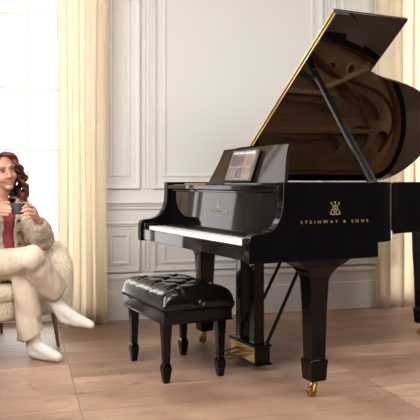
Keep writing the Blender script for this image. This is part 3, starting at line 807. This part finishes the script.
# hands: palm + four fingers + thumb
def hand(m,wr,kn,mids,tips,thumb,rp=.017):
    kc = sum((Vector(k) for k in kn),Vector())/4
    for k in kn: m.limb([wr,wr.lerp(Vector(k),.5),Vector(k)],[.019,.0155,.011],10)
    for k,b,t,r in zip(kn,mids,tips,(.0088,.0092,.0088,.0078)): finger(m,k,b,t,r)
    finger(m,*thumb,r=.0098)
hand(body,wrL,[P(34,207.5,3.985),P(34.6,211,3.968),P(34.3,214.6,3.962),P(33.2,217.8,3.965)],
     [P(28.5,206,3.945),P(28.2,210.2,3.932),P(28.6,214.2,3.932),P(29.2,218.2,3.94)],
     [P(22.5,207.8,3.926),P(21.2,211.6,3.924),P(22.0,215.4,3.93),P(24.8,219.6,3.935)],
     (P(35.5,212,4.0),P(31,205.2,3.995),P(26.5,203.6,3.975)))
hand(body,wrR,[P(-2,205.5,3.985),P(-2.4,208.6,3.97),P(-2.4,211.9,3.965),P(-2,215,3.968)],
     [P(4,204.8,3.955),P(4.2,208.2,3.942),P(4,211.6,3.94),P(3.4,214.8,3.945)],
     [P(10,206.4,3.93),P(11.2,209.2,3.926),P(10.6,212.2,3.928),P(8.4,215,3.935)],
     (P(-3,209,4.0),P(3,203.2,3.99),P(9.5,203.0,3.965)))
pl('body',fuse(body,.0042,4,.45),'skin')
# face
for s in (-1,1):
    m = MB(); m.ball(H(.030*s,.0785,.002),(.0135,.0085,.0046),HR); e = pl('eye',fuse(m,.0015,1),'eyewhite')
    m = MB(); m.ball(H(.030*s+.002,.0855,.0015),(.0056,.0022,.0046),HR,seg=10,rings=8); pl('iris',fuse(m,.001,1),'dark',e)
    m = MB(); m.tube([H(.015*s,.087,.003),H(.023*s,.0885,.0085),H(.033*s,.087,.009),H(.044*s,.079,.004)],[.0012,.002,.002,.0014],8); pl('eyelashes',fuse(m,.001,1),'dark')
    m = MB(); m.tube([H(.013*s,.091,.020),H(.026*s,.0905,.026),H(.039*s,.084,.025),H(.048*s,.075,.019)],[.0022,.0032,.0028,.0015],8); pl('eyebrow',fuse(m,.0012,1),'dark')
m = MB()
m.tube([H(-.029,.073,-.0585),H(-.013,.088,-.0645),H(0,.092,-.0655),H(.013,.088,-.0645),H(.029,.073,-.0585)],[.002,.0042,.0042,.0042,.002],8)
m.tube([H(-.022,.077,-.066),H(-.010,.088,-.073),H(0,.091,-.075),H(.010,.088,-.073),H(.022,.077,-.066)],[.002,.0045,.0055,.0045,.002],8)
pl('lips',fuse(m,.0012,2),'lips')
# hair: scalp cap + wavy locks
m = MB()
cap = MB(); cap.ball(H(0,-.022,.018),(.083,.096,.090),HR,seg=40,rings=28)
HI = HR.inverted()
for v in list(cap.bm.verts):
    q = HI@(v.co-headC)
    if q.y>.020 and q.z<.055+.25*abs(q.x)*0+ .02 and q.z < .090-.30*abs(q.x) and not (q.y<.045 and abs(q.x)>.074): cap.bm.verts.remove(v)
bmesh.ops.holes_fill(cap.bm,edges=[e for e in cap.bm.edges if e.is_boundary])
me = bpy.data.meshes.new('t'); cap.bm.to_mesh(me); cap.bm.free(); m.bm.from_mesh(me); bpy.data.meshes.remove(me)
rnd = random.Random(11)
def lock(m,pts,r0,r1,wave,ph):
    c = crom(pts,7); n=len(c); out=[]; rad=[]
    for i,p in enumerate(c):
        f=i/(n-1); w=wave*min(1,f*2.2)
        out.append(p+HR@Vector((w*math.sin(f*19+ph),w*math.cos(f*19+ph),0))); rad.append(r0*(1-f)+r1*f)
    m.tube(out,rad,9)
for s in (-1,1):
    for j in range(9):
        y = .030-.018*j; a = rnd.uniform(-.006,.006)
        end = -.22-.012*(j%3)+rnd.uniform(-.015,.015)
        m_y = y-.012
        pts = [H(.012*s,y*.8+.012,.100-.0009*j*j),H(.058*s,y+.022,.078-.0012*j*j),H(.084*s,y+.010,.030),H(.097*s+a,m_y,-.025),H((.108+.010*(j%3))*s,m_y-.006,-.085),H((.105+.012*(j%2))*s,m_y-.004,-.15),H(.092*s,m_y-.008,end+.01)]
        lock(m,pts,.017,.010,.019,rnd.uniform(0,6))
for j in range(7):
    x = -.066+.022*j; lock(m,[H(x,-.09,.08),H(x*1.1,-.112,.0),H(x*1.2,-.112,-.09),H(x*1.2,-.10,-.21)],.018,.013,.012,rnd.uniform(0,6))
hairm = fuse(m,.0045,2,.4)
pl('hair',hairm,'hair')
# coral top
m = MB(); torso(m,.004)
pl('top',fuse(m,.008,4),'coral')
# cardigan: torso shell open at the front, sleeves
m = MB(); torso(m,.020); 
m.limb([neckb+lf*.06-UP*.03,shL,shL.lerp(elL,.5)+UP*-.004,elL,elL.lerp(wrL,.45),wrL.lerp(elL,.24)],[.05,.066,.060,.062,.056,.041])
m.limb([neckb-lf*.06-UP*.03,shR,shR.lerp(elR,.5),elR,elR.lerp(wrR,.45),wrR.lerp(elR,.22)],[.05,.068,.064,.066,.056,.040])
cm_ = fuse(m,.009,5)
bm = bmesh.new(); bm.from_mesh(cm_)
kill=[]
for v in bm.verts:
    d = v.co-(pelv.lerp(neckb,max(0,min(1,(v.co.z-pelv.z)/(neckb.z-pelv.z)))))
    a = d.dot(lf); f = d.dot(fw)
    gap = .034+.05*max(0,(v.co.z-.78)/.1)
    if f>.02 and abs(a+.004)<gap and (v.co-elL).length>.14 and (v.co-wrL).length>.09 and abs(a)<.1: kill.append(v)
    elif v.co.z>neckb.z-.02 and d.length<.075: kill.append(v)
bmesh.ops.delete(bm,geom=kill,context='VERTS'); bm.to_mesh(cm_); bm.free()
card = pl('cardigan',cm_,'cardigan')
x = card.modifiers.new('thick','SOLIDIFY'); x.thickness=.010; x.offset=1
for z,dx in ((.70,.050),(.632,.054),(.77,.046)):
    c = pelv.lerp(neckb,(z-pelv.z)/(neckb.z-pelv.z))+lf*dx+fw*.140; c.z=z
    m = MB(); m.ball(c,(.011,.011,.011),seg=12,rings=8); pl('button',fuse(m,.002,1),'button',card)
# trousers
m = MB()
m.limb([pelv-lf*.06,pelv+lf*.06],[.125,.125])
def leg_cloth(h,k,a,r):
    pts = [h,h.lerp(k,.5)+UP*.006,k,k.lerp(a,.35),k.lerp(a,.7),a]; m.limb(pts,r)
leg_cloth(hipL,knL,Vector((-1.012,3.972,.150)),[.10,.092,.076,.071,.070,.072])
leg_cloth(hipR,knR,anR+(knR-anR)*.05,[.10,.094,.076,.074,.074,.074])
m.tube([knL.lerp(anL,.6),Vector((-1.012,3.972,.110))],[.071,.078],18)
m.tube([knR.lerp(anR,.5),anR+(knR-anR)*-.02+Vector((.008,0,.006))],[.074,.080],18)
tm = fuse(m,.0085,3)
bm = bmesh.new(); bm.from_mesh(tm)
for c_,n_ in ((P(32,337,3.97),Vector((.50,0,-.86))),(P(54.5,295,4.03),(anR-knR).normalized())):
    near = set(v for v in bm.verts if (v.co-c_).length<.17 and v.co.z<c_.z+.12)
    gm = [f for f in bm.faces if all(v in near for v in f.verts)]
    ge = list({e for f in gm for e in f.edges}); gv = list({v for f in gm for v in f.verts})
    rs = bmesh.ops.bisect_plane(bm,geom=gm+ge+gv,plane_co=c_,plane_no=n_,clear_outer=True)
    bmesh.ops.holes_fill(bm,edges=[e for e in bm.edges if e.is_boundary])
bm.to_mesh(tm); bm.free()
from mathutils import noise
nrm = [v.normal.copy() for v in tm.vertices]
for v,n_ in zip(tm.vertices,nrm):
    c_ = v.co; k1 = noise.noise(Vector((c_.x*11+c_.z*5,c_.y*11,c_.z*6))); k2 = noise.noise(Vector((c_.x*26,c_.y*26+3,c_.z*9)))
    v.co = c_+n_*(.011*k1+.006*k2)
pl('trousers',tm,'trouser')
# socks
m = MB(); m.limb([anL+UP*.09,anL,heelL],[.042,.041,.037]); m.limb([anL+Vector((.012,-.004,-.010)),heelL.lerp(toeL,.40)+UP*.024,heelL.lerp(toeL,.75)+UP*.006,toeL],[.039,.037,.034,.026]); m.limb([heelL,heelL.lerp(toeL,.5)-UP*.002,toeL],[.036,.034,.026])
me = fuse(m,.006,4)
for v in me.vertices: v.co.z = max(.003,v.co.z)
pl('sock',me,'sock')
m = MB(); m.limb([anR+(knR-anR)*.2,anR,midR,heelR],[.041,.040,.037,.032]); m.limb([midR,heelR.lerp(toeR,.42)+UP*.016,heelR.lerp(toeR,.75)+UP*.005,toeR],[.037,.035,.031,.023]); m.limb([heelR,heelR.lerp(toeR,.5),toeR],[.032,.031,.023])
pl('sock',fuse(m,.006,4),'sock')
# bracelet
m = MB(); ax = (wrL-elL).normalized(); u = ax.orthogonal().normalized(); w = ax.cross(u); c0 = wrL-ax*.012
m.tube([c0+(u*math.cos(t)+w*math.sin(t))*.0285 for t in [i*2*PI/24 for i in range(25)]],.0032,8); pl('bracelet',fuse(m,.002,1),'dark')
# cup
cup = empty('cup',P(18,214.2,3.972),0,'dark slate cup held in both hands of the seated person','cup')
m = MB(); m.lathe([(0,.002),(.026,0),(.031,.004),(.037,.025),(.0395,.062),(.0375,.063),(.035,.03),(.028,.010),(0,.009)],28); m.build('cup_body',M['cup'],cup)
m = MB(); c_ = Vector((-.038,.012,.034)); m.tube([c_+Vector((-.020*math.sin(t),.004*math.sin(t),.018*math.cos(t))) for t in [i*PI/10 for i in range(11)]],.0042,8); m.build('handle',M['cup'],cup)

# ------------------------------------------------------------------ light
def rm(u,v,z):
    c,s = math.cos(WA),math.sin(WA); return Vector((c*u-s*v, 5.27+s*u+c*v, z))
def area(name, loc, target, sx, sy, power, col):
    l = bpy.data.lights.new(name,'AREA'); l.shape='RECTANGLE'; l.size=sx; l.size_y=sy; l.energy=power; l.color=col
    o = bpy.data.objects.new(name,l); COL.objects.link(o); o.location = loc
    o.rotation_euler = (Vector(target)-Vector(loc)).to_track_quat('-Z','Y').to_euler(); return o
area('daylight_back_left', rm(-1.3,.5,1.4), rm(-1.3,-1,1.4), 1.5,2.9, 30,(1,.98,.95))
area('daylight_back_right', rm(2.25,.5,1.4), rm(2.25,-1,1.4), 2.0,2.9, 50,(1,.97,.92))
area('daylight_left', rm(UL-.3,-2.95,1.85), rm(0,-2.95,1.3), 3.2,1.75, 125,(1,.96,.91))
area('fill_light', rm(1.3,-2.7,3.05), rm(1.1,-2.2,0), 1.4,1.0, 55,(1,.95,.89))  # added fill, brightens the inside of the piano; no fixture modelled
area('fill_light', rm(.4,-5.2,2.95), rm(.3,-1.2,.6), 2.6,1.4, 150,(1,.95,.89))  # added frontal fill from high behind the camera, not a room lamp
wd_ = bpy.data.worlds.new('world'); S.world = wd_; wd_.use_nodes = True
bg = wd_.node_tree.nodes['Background']; bg.inputs['Color'].default_value = (1,.99,.975,1); bg.inputs['Strength'].default_value = 3.4
S.view_settings.view_transform='Standard'; S.view_settings.look='None'; S.view_settings.exposure=.0; S.view_settings.gamma=1
S.view_settings.use_curve_mapping=False
S.cycles.use_denoising=True; S.cycles.max_bounces=8; S.cycles.caustics_reflective=False; S.cycles.caustics_refractive=False
S.cycles.sample_clamp_indirect=6
